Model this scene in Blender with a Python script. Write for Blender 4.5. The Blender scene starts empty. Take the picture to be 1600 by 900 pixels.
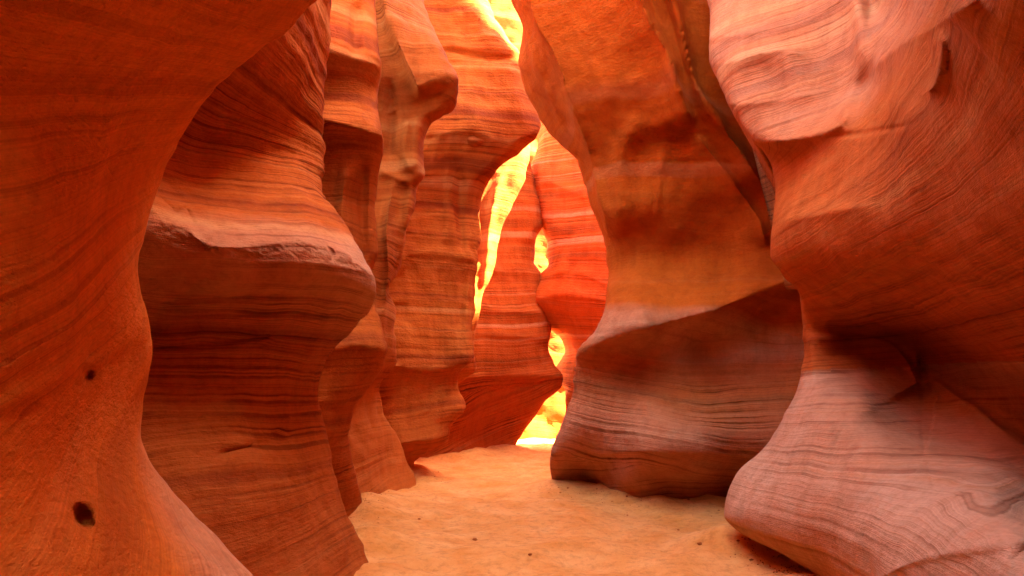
import bpy, math
import numpy as np

# ------------------------------------------------------------------ camera, sky, sun, exposure
C = bpy.context.scene
F = 1042.0                      # focal length in pixels of a 1600 wide frame
PITCH = math.radians(8.19)
CAM_H = 1.3
cam_d = bpy.data.cameras.new("camera")
cam_d.sensor_width = 36.0
cam_d.lens = 36.0 * F / 1600.0
cam_d.clip_start = 0.05
cam_d.clip_end = 2000.0
cam = bpy.data.objects.new("camera", cam_d)
cam.location = (0, 0, CAM_H)
cam.rotation_euler = (math.radians(90) + PITCH, 0, 0)
C.collection.objects.link(cam)
C.camera = cam

SUN_EL = math.radians(52)
SUN_AZ = math.radians(100)       # heading of the sun measured from +Y towards +X (left, behind the camera)
to_sun = (math.sin(SUN_AZ) * math.cos(SUN_EL), math.cos(SUN_AZ) * math.cos(SUN_EL), math.sin(SUN_EL))
world = bpy.data.worlds.new("World")
C.world = world
world.use_nodes = True
wn = world.node_tree
sky = wn.nodes.new("ShaderNodeTexSky")
sky.sky_type = 'NISHITA'
sky.sun_disc = False
sky.sun_elevation = SUN_EL
sky.sun_rotation = SUN_AZ
bg = wn.nodes["Background"]
bg.inputs["Strength"].default_value = 0.13
wn.links.new(sky.outputs[0], bg.inputs[0])

sun_d = bpy.data.lights.new("sun", 'SUN')
sun_d.energy = 5.0
sun_d.angle = math.radians(1.0)
sun_d.color = (1.0, 0.93, 0.82)
sun = bpy.data.objects.new("sun", sun_d)
from mathutils import Vector
sun.rotation_euler = Vector(to_sun).to_track_quat('Z', 'Y').to_euler()
sun.location = (0, 0, 30)
C.collection.objects.link(sun)

C.view_settings.view_transform = 'Standard'
C.view_settings.look = 'None'
C.view_settings.gamma = 1.0
C.view_settings.use_curve_mapping = False
C.view_settings.exposure = 5.6
C.cycles.max_bounces = 12
C.cycles.diffuse_bounces = 10
C.cycles.glossy_bounces = 2
C.cycles.use_denoising = True
C.cycles.sample_clamp_indirect = 20

# ------------------------------------------------------------------ helpers
RNG = np.random.RandomState(7)
PERM = RNG.permutation(4096)
GRAD = RNG.normal(size=(4096, 3)); GRAD /= np.linalg.norm(GRAD, axis=1)[:, None]


def hash3(i, j, k):
    return PERM[(PERM[(PERM[i & 4095] + j) & 4095] + k) & 4095]


def noise3(p):
    p = np.asarray(p, float)
    sh = p.shape[:-1]
    p = p.reshape(-1, 3)
    i = np.floor(p).astype(int)
    f = p - i
    w = f * f * f * (f * (f * 6 - 15) + 10)
    out = np.zeros(len(p))
    for a in (0, 1):
        for b in (0, 1):
            for c in (0, 1):
                g = GRAD[hash3(i[:, 0] + a, i[:, 1] + b, i[:, 2] + c)]
                d = f - np.array([a, b, c])
                wt = (w[:, 0] if a else 1 - w[:, 0]) * (w[:, 1] if b else 1 - w[:, 1]) * (w[:, 2] if c else 1 - w[:, 2])
                out += wt * np.sum(g * d, axis=1)
    return (out * 1.6).reshape(sh)


def fbm3(p, octaves=4, gain=0.5):
    p = np.asarray(p, float)
    s, a = 0.0, 1.0
    for o in range(octaves):
        s = s + a * noise3(p * 2 ** o + 13.7 * o)
        a *= gain
    return s


def noise1(x, seed=0):
    x = np.asarray(x, float)
    z = np.zeros_like(x)
    return noise3(np.stack([x, z + seed * 3.71 + .31, z + .77], -1))


def ray(px, py):
    px = np.asarray(px, float); py = np.asarray(py, float)
    a = (px - 800) / F
    b = (450 - py) / F
    cp, sp = math.cos(PITCH), math.sin(PITCH)
    return a, cp - sp * b, sp + cp * b


def at(px, py, Y):
    """the point of the place that lies Y metres ahead of the tripod in the direction of a traced outline point"""
    a, dy, dz = ray(px, py)
    t = Y / dy
    return np.stack([a * t, Y + 0 * t, CAM_H + dz * t], -1)


def y_floor(py):
    a, dy, dz = ray(800, py)
    return -CAM_H / dz * dy


def curve(pts, y):
    """smooth monotone (pchip) interpolation of px over py"""
    P = sorted([(b, a) for a, b in pts])
    x = np.array([p[0] for p in P], float); v = np.array([p[1] for p in P], float)
    h = np.diff(x); d = np.diff(v) / h
    m = np.zeros_like(v)
    m[0], m[-1] = d[0], d[-1]
    for i in range(1, len(x) - 1):
        if d[i - 1] * d[i] > 0:
            w1, w2 = 2 * h[i] + h[i - 1], h[i] + 2 * h[i - 1]
            m[i] = (w1 + w2) / (w1 / d[i - 1] + w2 / d[i])
    y = np.clip(y, x[0], x[-1])
    k = np.clip(np.searchsorted(x, y) - 1, 0, len(h) - 1)
    t = (y - x[k]) / h[k]
    return ((1 + 2 * t) * (1 - t) ** 2 * v[k] + t * (1 - t) ** 2 * h[k] * m[k]
            + t * t * (3 - 2 * t) * v[k + 1] + t * t * (t - 1) * h[k] * m[k + 1])


def tps(ctrl, px, py, lam=1e-3):
    c = np.array(ctrl, float)
    X = c[:, :2] / 300.0
    n = len(X)
    d = np.linalg.norm(X[:, None] - X[None], axis=2)
    U = np.where(d > 0, d * d * np.log(d + 1e-12), 0) + lam * np.eye(n)
    P = np.hstack([np.ones((n, 1)), X])
    A = np.block([[U, P], [P.T, np.zeros((3, 3))]])
    sol = np.linalg.solve(A, np.concatenate([c[:, 2], np.zeros(3)]))
    q = np.stack([px, py], -1) / 300.0
    out = sol[n] + sol[n + 1] * q[..., 0] + sol[n + 2] * q[..., 1]
    for i in range(n):
        dd = np.linalg.norm(q - X[i], axis=-1)
        out = out + sol[i] * dd * dd * np.log(dd + 1e-12)
    return out


def seg_dist(poly, px, py):
    """distance to a polyline and the side (+1 below / right of its direction) and position along it"""
    best = np.full(px.shape, 1e9); side = np.zeros(px.shape); along = np.zeros(px.shape)
    acc = 0.0
    L = [math.hypot(b[0] - a[0], b[1] - a[1]) for a, b in zip(poly[:-1], poly[1:])]
    tot = sum(L)
    for (a, b), l in zip(zip(poly[:-1], poly[1:]), L):
        ux, uy = (b[0] - a[0]) / l, (b[1] - a[1]) / l
        t = np.clip((px - a[0]) * ux + (py - a[1]) * uy, 0, l)
        dx, dy = px - (a[0] + t * ux), py - (a[1] + t * uy)
        d = np.hypot(dx, dy)
        m = d < best
        best = np.where(m, d, best)
        side = np.where(m, np.sign(ux * dy - uy * dx), side)
        along = np.where(m, (acc + t) / tot, along)
        acc += l
    return best, side, along


def smooth_poly(pts, n=8):
    P = np.array(pts, float)
    P = np.vstack([2 * P[0] - P[1], P, 2 * P[-1] - P[-2]])
    out = []
    for i in range(1, len(P) - 2):
        for t in np.linspace(0, 1, n, endpoint=False):
            a, b, c, d = P[i - 1], P[i], P[i + 1], P[i + 2]
            out.append(.5 * (2 * b + (c - a) * t + (2 * a - 5 * b + 4 * c - d) * t * t + (3 * b - a - 3 * c + d) * t ** 3))
    out.append(P[-2])
    return [tuple(p) for p in out]


def ridge(poly, w, amp, fade=True):
    """a rounded ridge (amp < 0: towards the viewer's side of the wall, amp > 0: a groove)"""
    sp = smooth_poly(poly)

    def f(px, py):
        d, s, t = seg_dist(sp, px, py)
        e = np.clip(np.minimum(t, 1 - t) / .15, 0, 1) if fade else 1
        return amp * np.exp(-(d / w) ** 2) * e
    return f


def shelf(poly, w_up, w_dn, amp, fade=.12):
    """a sharp-edged lip along a line drawn left to right: the rock above rises out to it over w_up pixels, the rock
    below falls back under it over w_dn pixels"""
    sp = smooth_poly(poly)

    def f(px, py):
        d, s, t = seg_dist(sp, px, py)
        e = np.clip(np.minimum(t, 1 - t) / fade, 0, 1) if fade else 1
        e = e * e * (3 - 2 * e) if fade else 1
        w = np.where(s > 0, w_dn, w_up)
        return -amp * np.exp(-d / w) * e
    return f


def crumble(poly, w, amp, size=9.0, seed=0):
    """broken, crumbly rock along a line"""
    sp = smooth_poly(poly)

    def f(px, py):
        d, s, t = seg_dist(sp, px, py)
        q = np.stack([px / size, py / size * 1.3, 0 * px + seed], -1)
        n = np.abs(fbm3(q, 3)) + .6 * fbm3(q * .35, 2)
        return amp * n * np.exp(-(d / w) ** 2)
    return f


def pit(x, y, rx, ry, depth):
    def f(px, py):
        q = ((px - x) / rx) ** 2 + ((py - y) / ry) ** 2
        return depth * np.exp(-q ** 2)
    return f


# ------------------------------------------------------------------ materials
def rock_material(name, pale, mid, dark, grain=1.0, stripe=1.0, freq=1.0, rough_bump=1.0):
    m = bpy.data.materials.new(name); m.use_nodes = True
    nt = m.node_tree; N = nt.nodes; Lk = nt.links
    bs = N["Principled BSDF"]
    bs.inputs["Roughness"].default_value = 0.85
    bs.inputs["Specular IOR Level"].default_value = 0.04

    def node(t, **kw):
        n = N.new(t)
        for k, v in kw.items():
            setattr(n, k, v)
        return n

    def math_(op, a, b=None):
        n = node("ShaderNodeMath", operation=op)
        for i, v in enumerate((a, b)):
            if v is None: continue
            if isinstance(v, (int, float)): n.inputs[i].default_value = v
            else: Lk.new(v, n.inputs[i])
        return n.outputs[0]

    def n1(w, detail, rough=.6):
        n = node("ShaderNodeTexNoise", noise_dimensions='1D')
        n.inputs["Scale"].default_value = 1.0
        n.inputs["Detail"].default_value = detail
        n.inputs["Roughness"].default_value = rough
        Lk.new(w, n.inputs["W"])
        return n.outputs[0]

    def n3(vec, scale, detail, rough=.55):
        n = node("ShaderNodeTexNoise", noise_dimensions='3D')
        n.inputs["Scale"].default_value = scale
        n.inputs["Detail"].default_value = detail
        n.inputs["Roughness"].default_value = rough
        Lk.new(vec, n.inputs["Vector"])
        return n.outputs[0]

    def ramp(fac, stops):
        n = node("ShaderNodeValToRGB")
        el = n.color_ramp.elements
        while len(el) < len(stops): el.new(.5)
        for e, (p, c) in zip(el, stops):
            e.position = p; e.color = (*c, 1) if len(c) == 3 else c
        Lk.new(fac, n.inputs[0])
        return n.outputs[0]

    def mix(fac, a, b, mode='MIX'):
        n = node("ShaderNodeMix", data_type='RGBA', blend_type=mode)
        if isinstance(fac, (int, float)): n.inputs[0].default_value = fac
        else: Lk.new(fac, n.inputs[0])
        for sock, v in ((n.inputs[6], a), (n.inputs[7], b)):
            if isinstance(v, tuple): sock.default_value = (*v, 1)
            else: Lk.new(v, sock)
        return n.outputs[2]

    pos = node("ShaderNodeNewGeometry").outputs["Position"]
    bed = node("ShaderNodeAttribute", attribute_name="bed").outputs["Fac"]
    lam = node("ShaderNodeAttribute", attribute_name="lam").outputs["Fac"]
    # the beds waver a little along their length
    wob = math_('MULTIPLY', math_('SUBTRACT', n3(pos, 2.2, 3), .5), .05)
    b0 = math_('ADD', bed, wob)
    broad = n1(math_('MULTIPLY', b0, 3.2 * freq), 2)
    fine = n1(math_('MULTIPLY', b0, 26 * freq), 4, .65)
    hair = n1(math_('MULTIPLY', b0, 150 * freq), 3, .6)
    patch = n3(pos, 1.3, 4)
    # body colour from broad beds
    col = mix(math_('MINIMUM', math_('ADD', lam, .1), 1.0), mid, ramp(broad, [(.30, dark), (.46, mid), (.60, mid), (.74, pale)]))
    # pale bed colour, put in for the skylight on panels, ledge, bulge and rim
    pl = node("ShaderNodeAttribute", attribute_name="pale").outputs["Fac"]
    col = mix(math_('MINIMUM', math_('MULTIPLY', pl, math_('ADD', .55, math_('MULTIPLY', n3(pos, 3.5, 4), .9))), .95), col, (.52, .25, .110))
    # thin iron-dark laminae, strong only in patches
    line = ramp(fine, [(.36, (1, 1, 1)), (.50, (0, 0, 0))])
    strength = math_('MULTIPLY', math_('MULTIPLY', ramp(patch, [(.40, (.12, .12, .12)), (.62, (1, 1, 1))]), .62 * stripe), lam)
    col = mix(math_('MULTIPLY', line, strength), col, tuple(c * .52 for c in dark))
    light = ramp(fine, [(.55, (0, 0, 0)), (.72, (1, 1, 1))])
    col = mix(math_('MULTIPLY', math_('MULTIPLY', light, .28 * stripe), lam), col, pale)
    hl = ramp(hair, [(.35, (.78, .76, .74)), (.65, (1.12, 1.12, 1.12))])
    col = mix(math_('MULTIPLY', lam, .55 * stripe), col, hl, 'MULTIPLY')
    # weathering: vertical run-off stains and mottling
    mp = node("ShaderNodeMapping"); mp.inputs["Scale"].default_value = (9, 9, .7)
    Lk.new(pos, mp.inputs[0])
    run = n3(mp.outputs[0], 1.0, 4, .6)
    col = mix(.45, col, ramp(run, [(.36, (.74, .68, .64)), (.55, (1, 1, 1)), (.72, (1.1, 1.08, 1.05))]), 'MULTIPLY')
    mott = n3(pos, 38, 5, .7)
    col = mix(.5, col, ramp(mott, [(.3, (.72, .70, .68)), (.5, (1, 1, 1)), (.7, (1.15, 1.15, 1.15))]), 'MULTIPLY')
    Lk.new(col, bs.inputs["Base Color"])
    # relief
    mp2 = node("ShaderNodeMapping"); mp2.inputs["Scale"].default_value = (22, 22, 48)
    Lk.new(pos, mp2.inputs[0])
    g1 = n3(mp2.outputs[0], 1.0, 6, .62)
    g2 = n3(pos, 140, 3, .6)
    h = math_('ADD', math_('MULTIPLY', math_('MULTIPLY', fine, lam), .010 * stripe),
              math_('ADD', math_('MULTIPLY', math_('MULTIPLY', hair, lam), .0025 * stripe),
                    math_('ADD', math_('MULTIPLY', g1, .016 * rough_bump), math_('MULTIPLY', g2, .004 * grain))))
    bp = node("ShaderNodeBump"); bp.inputs["Strength"].default_value = .8; bp.inputs["Distance"].default_value = 1.0
    Lk.new(h, bp.inputs["Height"])
    Lk.new(bp.outputs[0], bs.inputs["Normal"])
    return m


PALE, MID, DARK = (.46, .130, .022), (.38, .067, .0035), (.23, .029, .0012)
M_ROCK = rock_material("banded sandstone", PALE, MID, DARK)
M_GRAIN = rock_material("grainy sandstone", (.68, .165, .022), (.66, .132, .007), (.48, .080, .003), grain=2.2, stripe=.65, rough_bump=2.0)
M_STRIPE = rock_material("striped sandstone", (.48, .155, .045), (.39, .060, .003), (.27, .046, .003), stripe=1.35)
M_FINE = rock_material("finely bedded sandstone", PALE, (.41, .079, .007), (.30, .047, .0025), stripe=.95, freq=1.1, rough_bump=.6)


# ------------------------------------------------------------------ rock builder
def bed_coord(P, tilt, sets, warp, seed):
    """height within the layering: tilted beds, in sets that lie at different angles, gently folded"""
    x, y, z = P[..., 0], P[..., 1], P[..., 2]
    fold = noise3(P * np.array([.55, .55, .8]) + seed * 5.3) * warp
    zz = z + tilt[0] * x + tilt[1] * y + fold
    s = zz.copy()
    for (lim, dx, dy, off) in sets:                 # below each limit the beds lie at another angle
        k = zz < lim
        s = np.where(k, z + (tilt[0] + dx) * x + (tilt[1] + dy) * y + fold * 1.4 + off, s)
    return s


def link_mesh(name, V, faces, mat, parent=None, bed=None, lam=None, pale=None):
    me = bpy.data.meshes.new(name)
    V = np.asarray(V, float)
    org = np.zeros(3)
    me.vertices.add(len(V)); me.vertices.foreach_set("co", (V - org).ravel())
    f4 = np.asarray(faces, np.int32)
    nf = len(f4); k = f4.shape[1]
    me.loops.add(nf * k); me.loops.foreach_set("vertex_index", f4.ravel())
    me.polygons.add(nf)
    me.polygons.foreach_set("loop_start", np.arange(0, nf * k, k, dtype=np.int32))
    me.polygons.foreach_set("use_smooth", np.ones(nf, bool))
    me.update(calc_edges=True)
    if bed is not None:
        a = me.attributes.new("bed", 'FLOAT', 'POINT')
        a.data.foreach_set("value", np.asarray(bed, np.float32).ravel())
    if pale is not None:
        a = me.attributes.new("pale", 'FLOAT', 'POINT')
        a.data.foreach_set("value", np.asarray(pale, np.float32).ravel())
    if lam is not None:
        a = me.attributes.new("lam", 'FLOAT', 'POINT')
        a.data.foreach_set("value", np.asarray(lam, np.float32).ravel())
    me.materials.append(mat)
    me.validate()
    o = bpy.data.objects.new(name, me)
    C.collection.objects.link(o)
    if parent: o.parent = parent
    return o


def grid_normals(P, cyclic=True):
    if cyclic:
        du = np.roll(P, -1, 1) - np.roll(P, 1, 1)
    else:
        du = np.gradient(P, axis=1)
    dv = np.gradient(P, axis=0)
    n = np.cross(du, dv)
    return n / (np.linalg.norm(n, axis=-1, keepdims=True) + 1e-12)


def rock(name, left, right, ctrl, mat, strokes=(), rows=None, roll=(.3, .3), thick=1.0, step=4.0, ncol=None,
         up=((0, 0, 0), (8, 0, 0)), down=None, ext_left=None, ext_right=None, up_near=None, tilt=(0, 0), sets=(), warp=.12,
         relief=.02, lumps=.03, seed=1, zmax=9.0, bands=1.0, lam=((0, 1.0),), pale=((0, .03),)):
    """One solid rock. left / right: traced outline, ctrl: (px, py, distance) that shape its face, strokes: ridges, lips and
    pits, up: how it goes on leaning above the last traced row ((height gained, dx, dy) ...), ext_*: stations (dx, Y) past
    the frame where the wall runs on along the path."""
    py0, py1 = rows
    pys = np.arange(py0, py1 + step, step)
    Lx, Rx = curve(left, pys), curve(right, pys)
    n = ncol or int(np.clip(np.max(Rx - Lx) / step, 40, 260))
    t = np.linspace(0, 1, n)
    u = .45 * t + .55 * (.5 - .5 * np.cos(np.pi * t))
    PX = Lx[:, None] + (Rx - Lx)[:, None] * u[None]
    PY = np.repeat(pys[:, None], n, 1)
    Y = tps(ctrl, PX, PY)
    for s in strokes: Y = Y + s(PX, PY)
    for side, r in ((0, roll[0]), (1, roll[1])):
        if r <= 0: continue
        edge = (Lx if side == 0 else Rx)[:, None]
        d = np.abs(PX - edge) / F * Y
        q = np.clip(1 - d / r, 0, 1)
        Y = Y + r * (1 - np.sqrt(np.clip(1 - q * q, 0, 1)))
    front = at(PX, PY, Y)
    # back face
    nb = max(16, n // 5)
    w = np.linspace(0, 1, nb + 2)[1:-1]
    ub = 1 - w
    Yl, Yr = Y[:, :1], Y[:, -1:]
    Yf = np.stack([np.interp(ub, u, r) for r in Y])
    Yb = Yr + (Yl - Yr) * w[None] + thick * np.sqrt(np.sin(np.pi * w))[None]
    Yb = np.maximum(Yb, Yf + .3 * np.sin(np.pi * w)[None] ** .5)
    cols = []
    if ext_left is None and ext_right is None:
        back = at(Lx[:, None] + (Rx - Lx)[:, None] * ub[None], np.repeat(pys[:, None], nb, 1), Yb)
        G = np.concatenate([front, back], 1)
    else:
        def run(c, prev, st):
            out = []
            pts = [(0, c[0, 1])] + list(st)
            for (d0, y0), (d1, y1) in zip(pts[:-1], pts[1:]):
                m = max(2, int(max(abs(y1 - y0), abs(d1 - d0)) / .08))
                for k in range(1, m + 1):
                    f = k / m
                    q = c.copy(); q[:, 0] = c[:, 0] + d0 + (d1 - d0) * f
                    yy = y0 + (y1 - y0) * f
                    q[:, 1] = c[:, 1] * (1 if False else 0) + yy + (c[:, 1] - c[0, 1]) * max(0, 1 - abs(yy - c[0, 1]) / 1.2)
                    out.append(q)
            return np.stack(out, 1)
        if ext_right is not None:
            G = np.concatenate([front, run(front[:, -1], front[:, -2], ext_right)], 1)
        else:
            e = run(front[:, 0], front[:, 1], ext_left)
            G = np.concatenate([e[:, ::-1], front], 1)
    # above the frame
    top = G[0]
    rows_up = []
    hs = np.array([q[0] for q in up], float)
    gain = np.arange(.06, hs[-1] + .01, .08)
    for g in gain[::-1]:
        q = top.copy()
        k = np.clip((zmax - top[:, 2]) / hs[-1], .05, 9)
        q[:, 2] = top[:, 2] + g * k
        q[:, 0] += np.interp(g, hs, [a[1] for a in up])
        q[:, 1] += np.interp(g, hs, [a[2] for a in up])
        if up_near is not None:                     # another lean for the stretch that runs past the camera
            wn_ = np.clip((up_near[0] - top[:, 1]) / up_near[1], 0, 1)
            q[:, 0] += wn_ * np.interp(g, hs, up_near[2])
        rows_up.append(q)
    if rows_up: G = np.concatenate([np.stack(rows_up), G], 0)
    # below the frame
    bot = G[-1]
    if bot[:, 2].max() > -.3:
        m = 26
        rows_dn = []
        for k in range(1, m + 1):
            f = k / m
            q = bot.copy()
            q[:, 2] = bot[:, 2] + (np.minimum(-.4, bot[:, 2] - .05) - bot[:, 2]) * f
            if down: q[:, 0] += down[0] * f; q[:, 1] += down[1] * f
            rows_dn.append(q)
        G = np.concatenate([G, np.stack(rows_dn)], 0)
    # weathering of the faces
    nrm = grid_normals(G)
    cen = G.reshape(-1, 3).mean(0)
    bed = bed_coord(G, tilt, sets, warp, seed)
    lamv = np.interp(bed, [q[0] for q in lam], [q[1] for q in lam]) * np.clip(1 + .8 * noise3(G * .8 + seed * 2.3), .3, 1.6)
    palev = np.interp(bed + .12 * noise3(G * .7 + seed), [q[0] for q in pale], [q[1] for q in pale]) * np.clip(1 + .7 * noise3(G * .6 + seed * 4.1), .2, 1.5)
    mod = np.clip(.55 + .9 * noise3(G * .9 + seed * 3.1), .1, 1.4)
    d = (noise1(bed * 4.5 * bands, seed) * .9 + noise1(bed * 11 * bands, seed + 1) * .55
         + noise1(bed * 27 * bands, seed + 2) * .3 + noise1(bed * 60 * bands, seed + 3) * .14) * relief * mod * np.clip(.35 + .65 * lamv, 0, 1.5)
    d = d + lumps * fbm3(G * 1.7 + seed * 7.7, 4, .5)
    G = G + nrm * SIGN * d[..., None]
    R, K = G.shape[:2]
    idx = np.arange(R * K).reshape(R, K)
    a, b = idx[:-1], idx[1:]
    a2, b2 = np.roll(a, -1, 1), np.roll(b, -1, 1)
    faces = np.stack([a, b, b2, a2], -1).reshape(-1, 4)
    V = G.reshape(-1, 3)
    # close the top
    cap = V[idx[0]].mean(0)
    V = np.vstack([V, cap[None]])
    ci = len(V) - 1
    i0 = idx[0]; i1 = np.roll(i0, -1)
    tri = np.stack([i0, i1, np.full(K, ci), np.full(K, ci)], -1)
    bedv = np.concatenate([bed.ravel(), [cap[2]]])
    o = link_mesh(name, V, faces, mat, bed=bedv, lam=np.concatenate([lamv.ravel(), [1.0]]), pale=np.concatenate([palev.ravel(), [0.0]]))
    # cap as its own small fan inside the same mesh
    import bmesh
    bm = bmesh.new(); bm.from_mesh(o.data); bm.verts.ensure_lookup_table()
    for p, q in zip(i0, i1):
        try: bm.faces.new((bm.verts[p], bm.verts[q], bm.verts[ci]))
        except ValueError: pass
    bmesh.ops.recalc_face_normals(bm, faces=bm.faces)
    bm.to_mesh(o.data); bm.free()
    base = V[:, :].mean(0); base[2] = 0
    o.data.transform(__import__("mathutils").Matrix.Translation(Vector(-base)))
    o.location = base
    return o


SIGN = 1.0


def tag(o, label=None, cat=None, group=None, kind=None):
    if label: o['label'] = label
    if cat: o['category'] = cat
    if group: o['group'] = group
    if kind: o['kind'] = kind
    return o


# ------------------------------------------------------------------ the sandy floor
def build_floor():
    xs = np.concatenate([-np.geomspace(300, 6, 24), np.linspace(-5.8, 5.8, 300), np.geomspace(6, 300, 24)])
    ys = np.concatenate([-np.geomspace(300, 6, 24), np.linspace(-5.8, 18, 460), np.geomspace(18.2, 300, 24)])
    X, Yy = np.meshgrid(xs, ys)
    P = np.stack([X, Yy, 0 * X], -1)
    Z = .055 * fbm3(P * .6, 3) + .030 * fbm3(P * 2.2 + 4, 4) + .006 * fbm3(P * 9 + 9, 3)
    # sand banked up along the feet of the rocks
    feet = [[(582, 902), (573, 830), (566, 790), (580, 766), (640, 752), (660, 724), (720, 714), (800, 704)],
            [(862, 767), (920, 763), (980, 772), (1040, 783), (1135, 780), (1300, 790)], [(1150, 850), (1280, 905), (1400, 960)]]
    for line in feet:
        w = [tuple(at(a, b, y_floor(b))[:2]) for a, b in line]
        d, _, _ = seg_dist(w, X, Yy)
        Z = Z + (.09 + .09 * noise3(P * 1.7 + 31)) * np.exp(-(d / .36) ** 2)
    Z = Z + .007 * np.sin(14 * (Yy + .25 * X) + 3.2 * fbm3(P * .9 + 5, 2)) * np.clip(.5 + noise3(P * .8 + 77), 0, 1)
    m = np.clip((9 - np.abs(X)) / 4, 0, 1) * np.clip((22 - np.abs(Yy)) / 4, 0, 1)
    P[..., 2] = Z * m
    R, K = X.shape
    idx = np.arange(R * K).reshape(R, K)
    f = np.stack([idx[:-1, :-1], idx[:-1, 1:], idx[1:, 1:], idx[1:, :-1]], -1).reshape(-1, 4)
    m = bpy.data.materials.new("sand"); m.use_nodes = True
    nt = m.node_tree; N = nt.nodes; L = nt.links
    bs = N["Principled BSDF"]; bs.inputs["Roughness"].default_value = .95; bs.inputs["Specular IOR Level"].default_value = .1
    pos = N.new("ShaderNodeNewGeometry").outputs["Position"]

    def nz(scale, detail, rough):
        n = N.new("ShaderNodeTexNoise"); n.inputs["Scale"].default_value = scale
        n.inputs["Detail"].default_value = detail; n.inputs["Roughness"].default_value = rough
        L.new(pos, n.inputs["Vector"]); return n.outputs[0]
    big, med, fin = nz(2.2, 5, .65), nz(14, 6, .7), nz(90, 4, .7)
    r = N.new("ShaderNodeValToRGB"); e = r.color_ramp.elements
    e[0].position = .33; e[0].color = (.60, .178, .023, 1); e[1].position = .66; e[1].color = (.72, .27, .062, 1)
    L.new(big, r.inputs[0])
    r2 = N.new("ShaderNodeValToRGB"); e = r2.color_ramp.elements
    e[0].position = .34; e[0].color = (.62, .55, .50, 1); e[1].position = .52; e[1].color = (1, 1, 1, 1)
    L.new(med, r2.inputs[0])
    mx = N.new("ShaderNodeMix"); mx.data_type = 'RGBA'; mx.blend_type = 'MULTIPLY'; mx.inputs[0].default_value = .6
    L.new(r.outputs[0], mx.inputs[6]); L.new(r2.outputs[0], mx.inputs[7])
    L.new(mx.outputs[2], bs.inputs["Base Color"])
    ma = N.new("ShaderNodeMath"); ma.operation = 'MULTIPLY_ADD'; ma.inputs[1].default_value = 3.0
    L.new(med, ma.inputs[0]); L.new(fin, ma.inputs[2])
    bp = N.new("ShaderNodeBump"); bp.inputs["Strength"].default_value = .7; bp.inputs["Distance"].default_value = .012
    L.new(ma.outputs[0], bp.inputs["Height"]); L.new(bp.outputs[0], bs.inputs["Normal"])
    o = link_mesh("ground", P.reshape(-1, 3), f, m)
    tag(o, "rippled orange sand floor of the slot canyon", kind="structure")
    return o


build_floor()


def light_block_mass(x0, x1, y0, y1, z1, seed):
    """unseen lumpy block of plateau, added and sized to hold off or admit sun"""
    nx, nz = 60, 40
    per = []
    for a, b in (((x0, y0), (x1, y0)), ((x1, y0), (x1, y1)), ((x1, y1), (x0, y1)), ((x0, y1), (x0, y0))):
        for k in range(nx):
            f = k / nx
            per.append((a[0] + (b[0] - a[0]) * f, a[1] + (b[1] - a[1]) * f))
    per = np.array(per)
    zs = np.linspace(-.4, z1, nz)
    G = np.concatenate([np.repeat(per[None], nz, 0), np.repeat(zs[:, None, None], len(per), 1)], -1)
    G = G + .35 * fbm3(G * .5 + seed, 4)[..., None] * np.array([1, 1, 0])
    R, K = G.shape[:2]
    idx = np.arange(R * K).reshape(R, K)
    a, b = idx[:-1], idx[1:]
    f = np.stack([a, np.roll(a, -1, 1), np.roll(b, -1, 1), b], -1).reshape(-1, 4)
    V = G.reshape(-1, 3)
    top = idx[-1]
    cx = np.array([[(x0 + x1) / 2, (y0 + y1) / 2, z1]])
    inner = (V[top] * .5 + cx * .5)
    V = np.vstack([V, inner])
    ii = np.arange(len(top)) + R * K
    f = np.vstack([f, np.stack([top, np.roll(top, -1), np.roll(ii, -1), ii], -1)])
    o = link_mesh("light_block", V, f, M_ROCK, bed=V[:, 2] + .05 * V[:, 0], lam=np.ones(len(V)))
    tag(o, kind="structure")
    return o


light_block_mass(-14, -4.6, -7, 12.0, 4.5, 3.0)
light_block_mass(4.6, 14, -7, 7.4, 13, 5.0)
light_block_mass(4.4, 6.4, 7.2, 8.6, 16.5, 35.0)
light_block_mass(6.4, 14, 7.4, 8.75, 9, 45.0)
light_block_mass(5.2, 14, 8.3, 10.1, 10.0, 15.0)
light_block_mass(5.0, 14, 10.15, 13.5, 10.3, 15.0)
light_block_mass(4.6, 14, 13.5, 22, 4.5, 25.0)
light_block_mass(-6, 6, -12, -4.4, 7, 9.0)

# ------------------------------------------------------------------ the rocks, near to far
YF = y_floor

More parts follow.
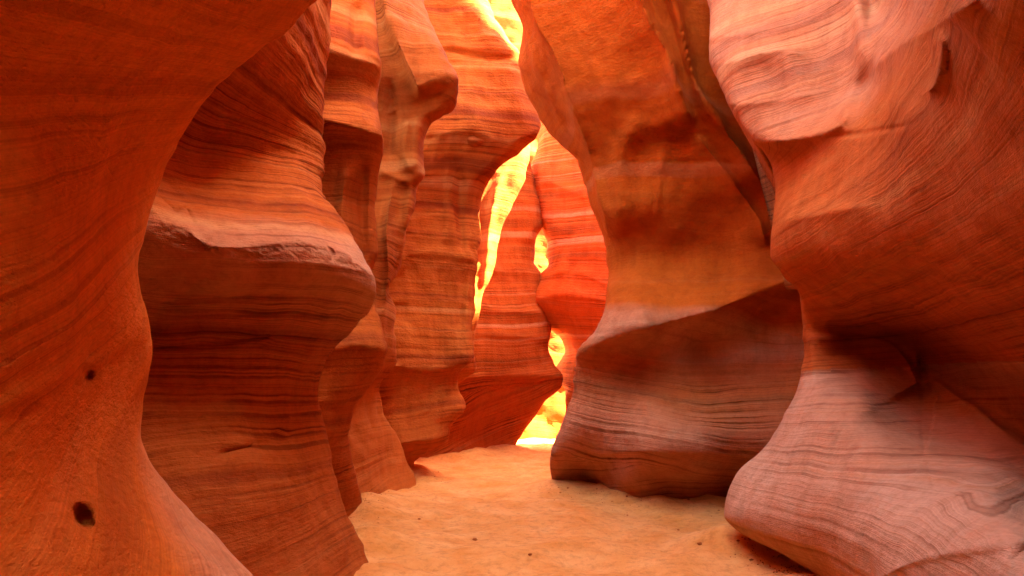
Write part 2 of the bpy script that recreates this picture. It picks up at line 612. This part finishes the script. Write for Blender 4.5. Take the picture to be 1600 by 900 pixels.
# near left wall with the overhanging arch
wall_a = rock("rock_wall",
    left=[(-70, -300), (-70, 1000)],
    right=[(760, -300), (650, -150), (560, -60), (490, 0), (440, 50), (370, 102), (312, 170), (272, 240), (243, 310), (225, 370), (216, 420),
           (222, 460), (233, 500), (238, 545), (232, 590), (222, 630), (219, 680), (235, 730), (265, 770), (310, 815), (350, 855), (390, 900), (450, 960), (490, 1000)],
    ctrl=[(-70, -300, .95), (300, -300, 1.15), (760, -300, 1.75),
          (-70, 0, 1.12), (200, 0, 1.36), (490, 0, 1.95),
          (-70, 300, 1.25), (120, 300, 1.62), (245, 300, 2.25),
          (-70, 500, 1.30), (120, 500, 1.70), (232, 500, 2.15),
          (-70, 620, 1.32), (110, 620, 1.76), (222, 640, 2.35),
          (-70, 800, 1.32), (130, 760, 1.74), (180, 800, 1.82), (290, 800, 2.25),
          (-70, 1000, 1.20), (180, 900, 1.66), (390, 900, 2.15), (490, 1000, 2.2)],
    strokes=[pit(135, 584, 10, 11, .06), pit(131, 803, 11, 14, .06), pit(137, 812, 8, 9, .03), pit(141, 578, 6, 6, .02),
             ridge([(0, 640), (120, 580), (232, 505)], 14, -.012), ridge([(0, 660), (120, 602), (235, 530)], 9, .014)],
    rows=(-300, 1000), roll=(0, .22), step=5, mat=M_GRAIN,
    up=((0, 0, 0), (.7, .28, .05), (1.6, .1, .1), (3, -.4, .1), (6, -1.0, .2)),
    ext_left=[(-.10, .6), (-.15, 0), (-.25, -1.5), (-.3, -4), (-4, -4), (-5, 0), (-4.6, 3.0), (-2.5, 3.2)],
    down=(.15, 0), tilt=(.2, -.45), warp=.06, relief=.012, lumps=.02, seed=11, zmax=7.5, pale=((-.6, .6), (-.4, .5), (-.25, .03)))  # pale: skylight on the lower rim, painted into the low beds
tag(wall_a, "huge grainy orange wall overhanging the left foreground with two round holes", "rock wall", kind="thing")

# left buttress with the pale broken ledge
wall_b = rock("rock_buttress",
    left=[(-150, -260), (-150, 1000)],
    right=[(530, -260), (520, -60), (517, 0), (516, 60), (508, 130), (500, 200), (503, 240), (500, 290), (520, 330), (560, 385), (583, 425), (588, 455), (580, 490),
           (550, 525), (515, 556), (502, 590), (500, 625), (510, 670), (525, 730), (545, 800), (565, 850), (582, 900), (605, 960)],
    ctrl=[(-150, -260, 2.9), (250, -260, 3.2), (530, -260, 4.4),
          (-150, 0, 3.0), (300, 0, 3.5), (420, 0, 3.85), (515, 0, 4.6), (300, 150, 3.95), (420, 130, 4.25), (500, 150, 4.8),
          (-150, 240, 3.4), (300, 235, 4.3), (430, 240, 4.62), (500, 240, 4.9),
          (300, 310, 3.98), (430, 320, 4.25), (520, 340, 4.5),
          (-150, 370, 3.0), (240, 345, 3.5), (330, 378, 3.62), (480, 376, 3.92), (583, 430, 4.3),
          (250, 430, 3.65), (400, 450, 3.85), (570, 470, 4.42),
          (250, 520, 3.9), (400, 530, 4.15), (530, 540, 4.6),
          (250, 620, 3.82), (380, 630, 4.05), (495, 625, 4.6),
          (-150, 760, 3.0), (300, 760, 3.62), (420, 760, 3.95), (520, 760, 4.55),
          (-150, 960, 2.9), (400, 900, 3.8), (500, 900, 4.2), (582, 900, YF(902)), (605, 960, 4.5)],
    strokes=[ridge([(247, 306), (262, 322), (274, 334), (287, 328), (298, 340), (305, 354)], 2.6, .03), ridge([(320, 378), (335, 368), (345, 360)], 2.4, .025), ridge([(510, 380), (520, 396), (516, 410)], 2.4, .03), crumble([(225, 325), (290, 368), (330, 390), (400, 392), (470, 384), (530, 402), (590, 440)], 16, .016), shelf([(225, 318), (255, 345), (290, 358), (330, 382), (400, 383), (470, 374), (530, 392), (590, 435)], 40, 24, .085, 0),
             ridge([(220, 470), (400, 460), (585, 470)], 9, .045), ridge([(220, 492), (400, 490), (570, 492)], 6, .03),
             ridge([(220, 545), (330, 535), (450, 520)], 6, .03),
             ridge([(330, 715), (420, 690), (470, 655)], 8, .035), ridge([(300, 215), (400, 235), (480, 240)], 9, .03)],
    rows=(-260, 980), roll=(0, .28), step=3, mat=M_ROCK, thick=1.1,
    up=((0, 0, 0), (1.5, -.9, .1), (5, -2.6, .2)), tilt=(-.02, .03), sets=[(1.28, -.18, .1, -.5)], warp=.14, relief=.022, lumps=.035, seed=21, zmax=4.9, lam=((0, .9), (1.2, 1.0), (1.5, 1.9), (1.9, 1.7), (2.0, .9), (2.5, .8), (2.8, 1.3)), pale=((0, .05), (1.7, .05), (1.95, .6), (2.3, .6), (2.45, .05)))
tag(wall_b, "dark red buttress with a pale broken ledge across its middle", "rock buttress", kind="thing")

# second left rib, pale and pitted at the top
wall_c = rock("rock_rib",
    left=[(250, -260), (250, 880)],
    right=[(580, -260), (583, -60), (585, 0), (590, 50), (596, 105), (590, 140), (596, 190), (601, 230), (594, 270), (590, 330), (588, 390), (580, 430), (584, 470),
           (598, 520), (604, 548), (600, 570), (580, 605), (555, 645), (548, 680), (553, 720), (562, 760), (572, 815), (585, 880)],
    ctrl=[(250, -260, 5.3), (580, -260, 6.0), (250, 0, 5.2), (515, 0, 5.75), (585, 0, 6.0),
          (515, 85, 5.55), (590, 95, 5.75), (515, 130, 5.75), (590, 140, 5.9), (515, 195, 5.5), (597, 205, 5.75),
          (510, 230, 5.75), (595, 250, 5.95), (250, 300, 5.2), (510, 330, 5.8), (588, 350, 6.15), (540, 430, 5.9), (585, 430, 6.2),
          (530, 500, 5.7), (600, 545, 5.85), (510, 600, 5.65), (575, 600, 6.0), (520, 680, 5.85), (550, 680, 6.15),
          (250, 880, 5.0), (520, 760, 6.2), (560, 760, 6.5), (570, 815, YF(812)), (580, 880, 6.0)],
    strokes=[shelf([(500, 75), (540, 88), (600, 105)], 20, 10, .07, 0), shelf([(500, 185), (550, 198), (605, 215)], 25, 10, .10, 0),
             ridge([(545, 250), (535, 330), (545, 420)], 12, -.12), ridge([(570, 240), (565, 330), (570, 420)], 9, .10), ridge([(560, 0), (555, 60), (558, 90)], 10, .08), ridge([(505, 640), (540, 632), (580, 600)], 6, .05),
             shelf([(510, 548), (560, 540), (606, 550)], 22, 14, .08, 0)],
    rows=(-260, 880), roll=(0, .2), step=4, mat=M_ROCK, thick=.7,
    up=((0, 0, 0), (1.5, -.1, .1), (5, -.2, .1)), tilt=(-.05, .0), warp=.1, relief=.02, lumps=.03, seed=31, zmax=8)
tag(wall_c, "narrow rib behind the ledge buttress with a pale pitted top", "rock rib", kind="thing")

# third left rib with the hooked nose
wall_d = rock("rock_rib",
    left=[(350, -260), (350, 850)],
    right=[(640, -260), (652, -60), (664, 0), (680, 42), (700, 95), (714, 128), (713, 158), (704, 172), (690, 178), (672, 195), (663, 235), (664, 270), (652, 290), (642, 330),
           (630, 370), (629, 410), (622, 432), (611, 452), (618, 482), (612, 510), (621, 540), (625, 565), (612, 582), (598, 600), (600, 640), (618, 680), (640, 720), (655, 760), (665, 850)],
    ctrl=[(350, -260, 7.0), (640, -260, 7.4), (350, 0, 6.8), (595, 0, 7.2), (664, 0, 7.5), (600, 100, 7.1), (705, 120, 7.1), (640, 160, 7.35), (690, 180, 7.4),
          (600, 260, 7.4), (655, 270, 7.5), (600, 400, 7.3), (625, 420, 7.7), (350, 400, 6.8), (590, 540, 7.4), (620, 560, 7.9),
          (590, 620, 7.9), (560, 700, 7.5), (620, 690, 8.4), (570, 750, 7.6), (640, 750, 8.6), (560, 800, 7.3), (650, 800, 8.4), (350, 850, 6.6), (665, 850, 8.2)],
    strokes=[shelf([(588, -60), (604, 20), (632, 95), (660, 160)], 50, 7, .24), shelf([(640, 185), (632, 230), (640, 270)], 18, 8, .12), ridge([(606, 120), (612, 180), (608, 250)], 8, .06), shelf([(645, 285), (632, 350), (624, 410), (606, 470)], 14, 6, .12), shelf([(615, 290), (604, 360), (606, 430), (598, 480)], 14, 6, .10),
             ridge([(655, 180), (648, 240), (650, 285)], 8, -.08), ridge([(615, 280), (605, 350), (610, 430), (600, 520)], 8, -.08),
             ridge([(632, 280), (620, 350)], 8, .05), shelf([(600, 270), (640, 285), (668, 272)], 14, 10, .08, 0)],
    rows=(-260, 850), roll=(0, .22), step=3.5, mat=M_FINE, thick=.8,
    up=((0, 0, 0), (1.5, .3, 0), (4.5, .7, .0)), tilt=(-.1, 0), warp=.16, relief=.018, lumps=.045, seed=41, zmax=10)
tag(wall_d, "rib with a hooked nose near its top, third along the left side", "rock rib", kind="thing")

# central left buttress with the jutting chockstone mass
wall_e = rock("rock_buttress",
    left=[(470, -260), (470, 830)],
    right=[(735, -260), (750, -60), (762, 0), (772, 30), (795, 60), (812, 80), (820, 120), (833, 155), (845, 195), (838, 215), (815, 238), (785, 262), (760, 288), (751, 315),
           (749, 380), (746, 420), (741, 480), (737, 520), (741, 548), (736, 565), (721, 582), (718, 608), (727, 636), (712, 655), (700, 672), (699, 688), (670, 703), (645, 722), (642, 760), (640, 830)],
    ctrl=[(470, -260, 9.2), (735, -260, 9.7), (470, 0, 9.0), (690, 0, 9.55), (760, 0, 9.6), (680, 100, 9.3), (800, 100, 9.5), (680, 190, 9.0), (760, 190, 9.2), (840, 195, 9.5),
          (660, 235, 9.1), (730, 240, 9.25), (810, 235, 9.6), (640, 320, 9.0), (745, 320, 9.7), (630, 395, 8.85), (745, 400, 9.5), (640, 470, 8.9), (740, 470, 9.55),
          (620, 560, 8.6), (735, 560, 9.3), (640, 590, 8.9), (720, 590, 9.55), (620, 640, 8.8), (725, 635, 9.35), (640, 690, 8.9), (695, 680, 9.3),
          (600, 740, 8.8), (640, 740, 9.2), (580, 765, YF(765)), (640, 752, YF(752)), (470, 830, 7.6), (640, 830, 8.4), (470, 400, 8.4)],
    strokes=[shelf([(610, 405), (680, 395), (755, 410)], 22, 14, .08, 0), shelf([(600, 470), (680, 468), (755, 478)], 14, 12, .05, 0),
             shelf([(600, 572), (680, 578), (745, 562)], 26, 10, .20, 0), shelf([(600, 345), (680, 340), (755, 352)], 12, 12, .03, 0),
             shelf([(690, 210), (735, 205), (790, 222), (850, 205)], 30, 12, .12, 0),
             shelf([(600, 700), (650, 690), (705, 680)], 25, 10, .12, 0),
             ridge([(720, 260), (718, 330), (722, 400)], 7, .08), ridge([(700, 250), (703, 330), (700, 390)], 9, -.06),
             ridge([(690, 75), (750, 88), (815, 92)], 5, .08), ridge([(735, 420), (730, 500), (733, 550)], 6, -.06)],
    rows=(-260, 830), roll=(0, .3), step=3.5, mat=M_ROCK, thick=.9,
    up=((0, 0, 0), (1.5, .25, .0), (4, .7, .1)), tilt=(-.08, .0), warp=.08, relief=.03, lumps=.045, seed=51, zmax=13)
tag(wall_e, "stepped orange buttress with a bulging purple mass jutting over the path", "rock buttress", kind="thing")

# glowing ribbon behind it
wall_f = rock("rock_rib",
    left=[(560, -150), (560, 760)],
    right=[(700, -150), (740, 60), (826, 200), (830, 235), (822, 262), (816, 290), (800, 320), (786, 350), (778, 390), (768, 430), (757, 460), (748, 500), (741, 540), (742, 572), (715, 600), (660, 650), (610, 700), (600, 760)],
    ctrl=[(600, -150, 11), (700, -150, 11.6), (600, 250, 10.9), (820, 250, 10.98), (790, 300, 10.95), (755, 380, 10.92), (780, 380, 10.97), (745, 500, 10.8), (600, 760, 11.4), (720, 700, 11.6)],
    strokes=[ridge([(800, 250), (775, 300), (765, 360), (762, 420), (748, 500)], 7, -.10)],
    rows=(-150, 760), roll=(0, .25), step=4, mat=M_FINE, thick=.5,
    up=((0, 0, 0), (3.2, -.2, .1)), tilt=(-.1, 0), warp=.2, relief=.02, lumps=.04, seed=61)
tag(wall_f, "glowing yellow ribbon of rock lit from behind the stepped buttress", "rock rib", kind="thing")

# back wall, evenly bedded
wall_g = rock("rock_wall",
    left=[(560, 250), (560, 780)],
    right=[(828, 250), (836, 290), (845, 320), (848, 350), (836, 378), (836, 408), (848, 434), (842, 462), (854, 490), (862, 515), (857, 542), (866, 568), (880, 590), (878, 604), (852, 628), (836, 652),
           (815, 680), (800, 704), (790, 730), (780, 780)],
    ctrl=[(560, 250, 11.4), (826, 290, 13.4), (700, 400, 11.9), (840, 400, 13.3), (720, 560, 11.6), (860, 560, 13.0), (720, 610, 11.7), (870, 600, 13.0), (660, 724, YF(724)), (720, 714, YF(714)), (795, 704, YF(704)), (560, 780, 9.6), (790, 760, 11)],
    strokes=[shelf([(700, 410), (770, 425), (850, 430)], 10, 8, .05, 0), shelf([(700, 480), (780, 486), (860, 488)], 14, 8, .10, 0), shelf([(700, 518), (780, 524), (870, 530)], 12, 8, .07, 0),
             shelf([(700, 590), (780, 588), (880, 588)], 26, 10, .16, 0), ridge([(700, 640), (780, 610), (870, 596)], 5, .05)],
    rows=(250, 780), roll=(0, .25), step=3, mat=M_STRIPE, thick=.6,
    up=((0, 0, 0), (.9, -.3, .2)), zmax=5.9, tilt=(-.1, 0), sets=[(1.25, -.3, 0, 0)], warp=.06, relief=.03, lumps=.03, seed=71)
tag(wall_g, "evenly bedded orange wall closing the far left of the path", "rock wall", kind="thing")

# back right wall
wall_i = rock("rock_wall",
    left=[(850, -260), (850, 120), (838, 235), (826, 268), (824, 300), (834, 330), (846, 358), (856, 385), (856, 412), (840, 432), (826, 462), (838, 490), (856, 512), (878, 532), (884, 550), (872, 572), (866, 592), (882, 612), (882, 660), (880, 780)],
    right=[(1100, -260), (1100, 780)],
    ctrl=[(850, -260, 14), (1100, -260, 12.4), (845, 235, 13.6), (940, 235, 12.6), (842, 400, 13.4), (940, 400, 12.4), (836, 468, 13.1), (940, 470, 12.3), (880, 545, 13.2), (940, 560, 12.4),
          (880, 620, 13.0), (930, 640, 12.4), (880, 780, 11), (1100, 780, 10.2), (1100, 400, 11.2)],
    strokes=[shelf([(830, 470), (880, 460), (950, 470)], 14, 16, .12, 0), shelf([(830, 438), (890, 425), (950, 445)], 10, 8, .05, 0),
             ridge([(845, 280), (900, 300), (950, 310)], 8, -.05)],
    rows=(-260, 780), roll=(.35, 0), step=3, mat=M_STRIPE, thick=.8,
    up=((0, 0, 0), (1.5, .1, .2)), tilt=(.14, 0), warp=.1, relief=.03, lumps=.04, seed=81)
tag(wall_i, "sunlit orange wall of thin beds at the far right bend", "rock wall", kind="thing")

# sunlit wall round the bend
wall_h = rock("rock_wall",
    left=[(640, -260), (640, 760)], right=[(1000, -260), (1000, 760)],
    ctrl=[(640, -260, 16.8), (1000, -260, 17.0), (640, 760, 15.9), (1000, 760, 16.2), (850, 300, 16.5), (850, 560, 16.3)],
    rows=(-260, 760), roll=(0, 0), step=6, mat=M_FINE, thick=1.0,
    up=((0, 0, 0), (1, 0, .1)), tilt=(.1, 0), warp=.2, relief=.04, lumps=.08, seed=91, zmax=13)
tag(wall_h, "blazing yellow sunlit wall seen through the gaps round the bend", "rock wall", kind="thing")

# great leaning fin on the right
wall_j = rock("rock_fin",
    left=[(690, -260), (750, -120), (782, -40), (797, 0), (815, 48), (811, 95), (820, 132), (840, 180), (856, 206), (880, 228), (904, 250), (915, 290), (930, 340), (944, 385), (950, 430),
          (945, 480), (930, 518), (906, 548), (900, 575), (896, 610), (882, 650), (866, 690), (860, 730), (862, 765), (868, 830)],
    right=[(1420, -260), (1420, 830)],
    ctrl=[(690, -260, 6.7), (1000, -260, 5.4), (1420, -260, 5.2), (800, 0, 7.2), (950, 0, 6.5), (1100, 0, 6.3), (1420, 0, 5.6), (830, 130, 7.6), (950, 150, 7.0), (1100, 150, 6.7),
          (920, 260, 7.9), (1000, 260, 7.4), (1150, 260, 7.02), (950, 360, 7.95), (1050, 360, 7.45), (1200, 360, 7.1),
          (955, 420, 7.95), (1050, 415, 7.68), (1130, 425, 7.45), (1220, 420, 7.1),
          (935, 530, 7.30), (1000, 512, 7.0), (1100, 488, 6.85), (1170, 462, 6.85), (1225, 438, 6.85),
          (940, 570, 7.75), (1000, 560, 7.65), (1100, 535, 7.55), (1200, 500, 7.35),
          (900, 620, 7.8), (1000, 620, 7.4), (1100, 620, 7.25), (1220, 600, 7.1),
          (880, 690, 7.95), (1000, 695, 7.1), (1100, 700, 6.95), (1200, 690, 6.9),
          (862, 765, YF(768)), (868, 735, 8.3), (920, 762, YF(762)), (980, 745, 7.5), (1040, 782, YF(784)), (1110, 750, 7.35), (1135, 778, YF(780)), (870, 830, 7.4), (1150, 830, 6.9), (1420, 830, 6.2), (1420, 400, 6.6)],
    strokes=[shelf([(905, 548), (950, 530), (1000, 516), (1100, 490), (1165, 464), (1240, 432)], 26, 14, .10, 0),
             shelf([(985, -60), (1010, 20), (1045, 85), (1058, 130), (1072, 172), (1085, 205)], 5, 50, .34), shelf([(1035, -60), (1062, 30), (1074, 90), (1092, 140), (1125, 190), (1160, 240), (1200, 300)], 5, 28, .28),
             shelf([(1085, 205), (1120, 250), (1150, 290), (1185, 340), (1200, 390)], 5, 30, .10), ridge([(1025, -40), (1052, 40), (1066, 95), (1085, 140)], 6, .05),
             shelf([(815, -60), (832, 20), (868, 100), (912, 220), (936, 300), (952, 380)], 80, 6, .38), shelf([(1045, 195), (1034, 260), (1026, 330), (1008, 410)], 10, 40, .08, .35), ridge([(800, -40), (830, 80), (870, 180)], 7, -.05),
             ridge([(1000, 205), (1100, 208), (1130, 206)], 3, .018), ridge([(1040, 250), (1110, 254), (1190, 256)], 3, .018),
             ridge([(1010, 180), (975, 225), (966, 280), (968, 330), (965, 400)], 18, -.10), ridge([(1035, 250), (1025, 320), (1015, 390)], 12, .05),
             shelf([(860, 705), (930, 708), (1040, 706), (1170, 715)], 30, 8, .07, 0)],
    rows=(-260, 830), roll=(.35, 0), step=3.2, mat=M_STRIPE, thick=.85, lam=((0, 1.2), (1.7, 1.2), (2.1, .6), (2.5, .15), (9, .12)),
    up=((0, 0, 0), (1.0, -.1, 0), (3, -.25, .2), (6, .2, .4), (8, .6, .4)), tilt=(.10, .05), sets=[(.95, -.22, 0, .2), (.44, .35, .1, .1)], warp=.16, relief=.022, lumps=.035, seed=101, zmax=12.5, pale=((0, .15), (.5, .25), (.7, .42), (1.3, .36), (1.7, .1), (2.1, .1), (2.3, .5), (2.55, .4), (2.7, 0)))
tag(wall_j, "great orange fin leaning left over the path above a striped foot", "rock fin", kind="thing")

# near right wall
wall_k = rock("rock_wall",
    left=[(1070, -260), (1098, -60), (1107, 0), (1110, 90), (1124, 135), (1148, 180), (1172, 218), (1192, 236), (1206, 265), (1212, 300), (1206, 340), (1203, 400), (1222, 428), (1248, 455), (1254, 500),
          (1256, 540), (1250, 590), (1226, 650), (1192, 700), (1152, 742), (1136, 775), (1132, 805), (1150, 828), (1185, 848), (1225, 868), (1275, 900), (1310, 940), (1330, 1000)],
    right=[(1660, -260), (1660, 1000)],
    ctrl=[(1070, -260, 6.3), (1300, -260, 5.6), (1480, -260, 1.65), (1660, -260, 1.1), (1107, 0, 5.6), (1220, 0, 5.2), (1325, 0, 4.7), (1365, 0, 4.5), (1480, 0, 2.15), (1660, 0, 1.38),
          (1120, 110, 5.3), (1220, 110, 4.9), (1320, 110, 4.5), (1180, 215, 4.85), (1310, 200, 4.2), (1340, 130, 4.4), (1395, 160, 3.15), (1440, 80, 2.75), (1500, 150, 2.25), (1660, 180, 1.72),
          (1195, 245, 5.0), (1250, 245, 4.75), (1300, 240, 4.25), (1400, 270, 3.12), (1460, 270, 2.75), (1660, 300, 1.92), (1210, 300, 4.95), (1300, 300, 4.1), (1215, 345, 4.75), (1300, 335, 4.0),
          (1205, 400, 4.95), (1300, 400, 4.15), (1450, 390, 3.15), (1660, 420, 2.3), (1258, 460, 5.05), (1350, 470, 4.5), (1500, 480, 3.55), (1660, 560, 3.0),
          (1260, 525, 5.35), (1330, 525, 5.55), (1400, 545, 5.45), (1443, 602, 5.25), (1500, 625, 4.9), (1600, 690, 4.25), (1660, 740, 3.9),
          (1255, 600, 4.95), (1350, 620, 4.6), (1440, 690, 4.15), (1550, 770, 2.95), (1200, 700, 5.0), (1300, 720, 4.2), (1450, 800, 3.05), (1600, 830, 2.45),
          (1140, 790, 5.1), (1250, 800, 4.3), (1350, 860, 3.45), (1500, 900, 2.5), (1660, 900, 2.05), (1275, 900, 4.4), (1400, 960, 3.2), (1330, 1000, 4.2), (1660, 1000, 1.95)],
    strokes=[shelf([(1108, 106), (1145, 96), (1185, 82), (1235, 80), (1290, 96)], 9, 55, .12, .35), pit(1190, 150, 45, 60, .12), shelf([(1107, 62), (1180, 50), (1260, 30), (1330, -10)], 14, 10, .04, 0), shelf([(1120, 165), (1200, 160), (1290, 140), (1330, 118)], 10, 10, .04, 0),
             shelf([(1165, 224), (1240, 218), (1305, 200), (1345, 150)], 22, 16, .20, .3), ridge([(1338, -20), (1345, 60), (1340, 110), (1310, 190)], 12, -.12),
             shelf([(1345, 125), (1385, 88), (1415, 66), (1455, 44), (1540, -8)], 26, 26, .24, .2), pit(1400, 15, 40, 36, .14), shelf([(1466, 40), (1478, 80), (1474, 112), (1456, 138), (1425, 152)], 9, 26, .13, .2),
             shelf([(1256, 534), (1320, 529), (1378, 532), (1412, 556), (1441, 608)], 6, 55, .15, .06), shelf([(1443, 606), (1456, 592), (1520, 636), (1600, 696), (1680, 758)], 6, 60, .17, .04), ridge([(1432, 500), (1437, 545), (1444, 604)], 4.5, .10), ridge([(1443, 600), (1442, 690), (1466, 790)], 2.5, .02),
             shelf([(1205, 352), (1225, 346), (1270, 338), (1380, 316)], 16, 16, .10, .4), ridge([(1300, 435), (1400, 430), (1500, 440), (1600, 445)], 10, .05),
             ridge([(1290, 215), (1400, 200), (1430, 190)], 4, .03),
             shelf([(1150, 828), (1190, 850), (1275, 898), (1330, 935), (1420, 880), (1600, 850)], 20, 10, .05, 0)],
    rows=(-260, 1000), roll=(.3, 0), step=3, mat=M_FINE, thick=1.0,
    up=((0, 0, 0), (1.2, .5, 0), (3, 1.4, .1), (6, 2.2, .1), (9, 2.5, 0)), up_near=(4.2, 1.2, [0, -1.1, -1.3, -1.2, -1.2]),
    ext_right=[(.10, .6), (.15, 0), (.25, -1.5), (.3, -4), (4, -4), (5, 0), (4.6, 5.4), (1.5, 6.0)],
    tilt=(-.03, .0), sets=[(1.35, .03, .04, -.45)], warp=.05, relief=.014, lumps=.022, seed=111, zmax=13, pale=((0, .95), (1.15, .9), (1.35, .06), (2.75, .05), (3.1, .5), (4.5, .6)))  # pale: lower panel and top painted lighter, as the sky lights them
tag(wall_k, "massive right foreground wall with a smooth pink panel below a dark hollow", "rock wall", kind="thing")

# ---- small stones and the two lumps that stick out of the walls
def lump(name, centre, radii, mat, parent=None, seed=0, rough=.18, nu=40, nv=26, squash=0):
    th = np.linspace(0, 2 * np.pi, nu, endpoint=False)
    ph = np.linspace(0.02, np.pi - .02, nv)
    D = np.stack([np.sin(ph)[:, None] * np.cos(th), np.sin(ph)[:, None] * np.sin(th), np.cos(ph)[:, None] + 0 * th], -1)
    r = 1 + rough * fbm3(D * 1.6 + seed, 4)
    P = D * r[..., None] * np.array(radii)
    idx = np.arange(nu * nv).reshape(nv, nu)
    f = np.stack([idx[:-1], idx[1:], np.roll(idx[1:], -1, 1), np.roll(idx[:-1], -1, 1)], -1).reshape(-1, 4)
    W = P.reshape(-1, 3) + np.array(centre)
    o = link_mesh(name, P.reshape(-1, 3), f, mat, bed=W[:, 2] + .1 * W[:, 0], lam=np.full(len(W), .7), pale=np.full(len(W), .1))
    c = Vector([float(v) for v in centre])
    o.location = c - (parent.location if parent else Vector((0, 0, 0)))
    if parent: o.parent = parent
    return o


lump("boulder", at(736, 224, 9.38), (.23, .26, .125), M_ROCK, wall_e, seed=3, rough=.14)

prng = np.random.RandomState(5)
# stones shed from the walls
spots = [(1094, 861), (742, 842), (828, 872), (655, 812), (980, 800), (1060, 828)]
first = None
for k, (px, py) in enumerate(spots):
    p = at(px, py, float(y_floor(py)))
    if first is None:
        first = lump("pebble", (p[0], p[1], .012), (.020, .017, .011), M_ROCK, seed=8, rough=.4, nu=16, nv=10)
        o = first
    else:
        o = first.copy(); C.collection.objects.link(o)
        sc_ = float(prng.uniform(.45, 1.1))
        o.scale = (sc_, sc_ * float(prng.uniform(.8, 1.2)), sc_)
        o.location = (float(p[0]), float(p[1]), .018)
    o.rotation_euler = (0, 0, float(prng.uniform(0, 6.28)))
    tag(o, "small dark pebble lying on the orange sand floor", "pebble", "pebbles scattered on the sand floor", "thing")

# grit and crumbs along the foot of the walls
V, Fc = [], []
lines = [[(574, 832), (572, 790), (590, 768), (640, 754), (690, 735)], [(870, 770), (930, 770), (1000, 782), (1130, 790)], [(1160, 862), (1260, 900)]]
for line in lines:
    for k in range(90):
        t = prng.uniform(0, len(line) - 1.001); i = int(t); f_ = t - i
        px = line[i][0] + (line[i + 1][0] - line[i][0]) * f_ + prng.normal() * 16
        py = line[i][1] + (line[i + 1][1] - line[i][1]) * f_ + abs(prng.normal()) * 9
        p = at(px, py, float(y_floor(py)))
        r = prng.uniform(.003, .008) * (1 + (prng.rand() < .06) * 1.3)
        b = len(V)
        oct_ = np.array([(1, 0, 0), (0, 1, 0), (-1, 0, 0), (0, -1, 0), (0, 0, .8), (0, 0, -.8)]) * prng.uniform(.6, 1.3, (6, 1)) * r
        zf = .03
        for v in oct_: V.append((p[0] + v[0], p[1] + v[1], zf + v[2]))
        for (a, c_, d) in ((0, 1, 4), (1, 2, 4), (2, 3, 4), (3, 0, 4), (1, 0, 5), (2, 1, 5), (3, 2, 5), (0, 3, 5)): Fc.append((b + a, b + c_, b + d))
V = np.array(V)
# let each crumb lie on the sand
dg = bpy.context.evaluated_depsgraph_get(); dg.update()
gnd = bpy.data.objects["ground"]
def sand_z(x, y):
    ok, loc, n, i = gnd.ray_cast(Vector((x, y, 2)), Vector((0, 0, -1)))
    return loc.z if ok else 0.0
for b in range(0, len(V), 6):
    c = V[b:b + 6].mean(0)
    V[b:b + 6, 2] += sand_z(float(c[0]), float(c[1])) - .03 + .003
g = link_mesh("gravel", V, Fc, M_ROCK, bed=prng.rand(len(V)), lam=np.ones(len(V)), pale=np.full(len(V), .05))
tag(g, "fine crumbs of rock lying along the foot of the walls", kind="stuff")
for o in C.objects:
    if o.name.startswith("pebble"):
        o.location.z = sand_z(o.location.x, o.location.y) + .006
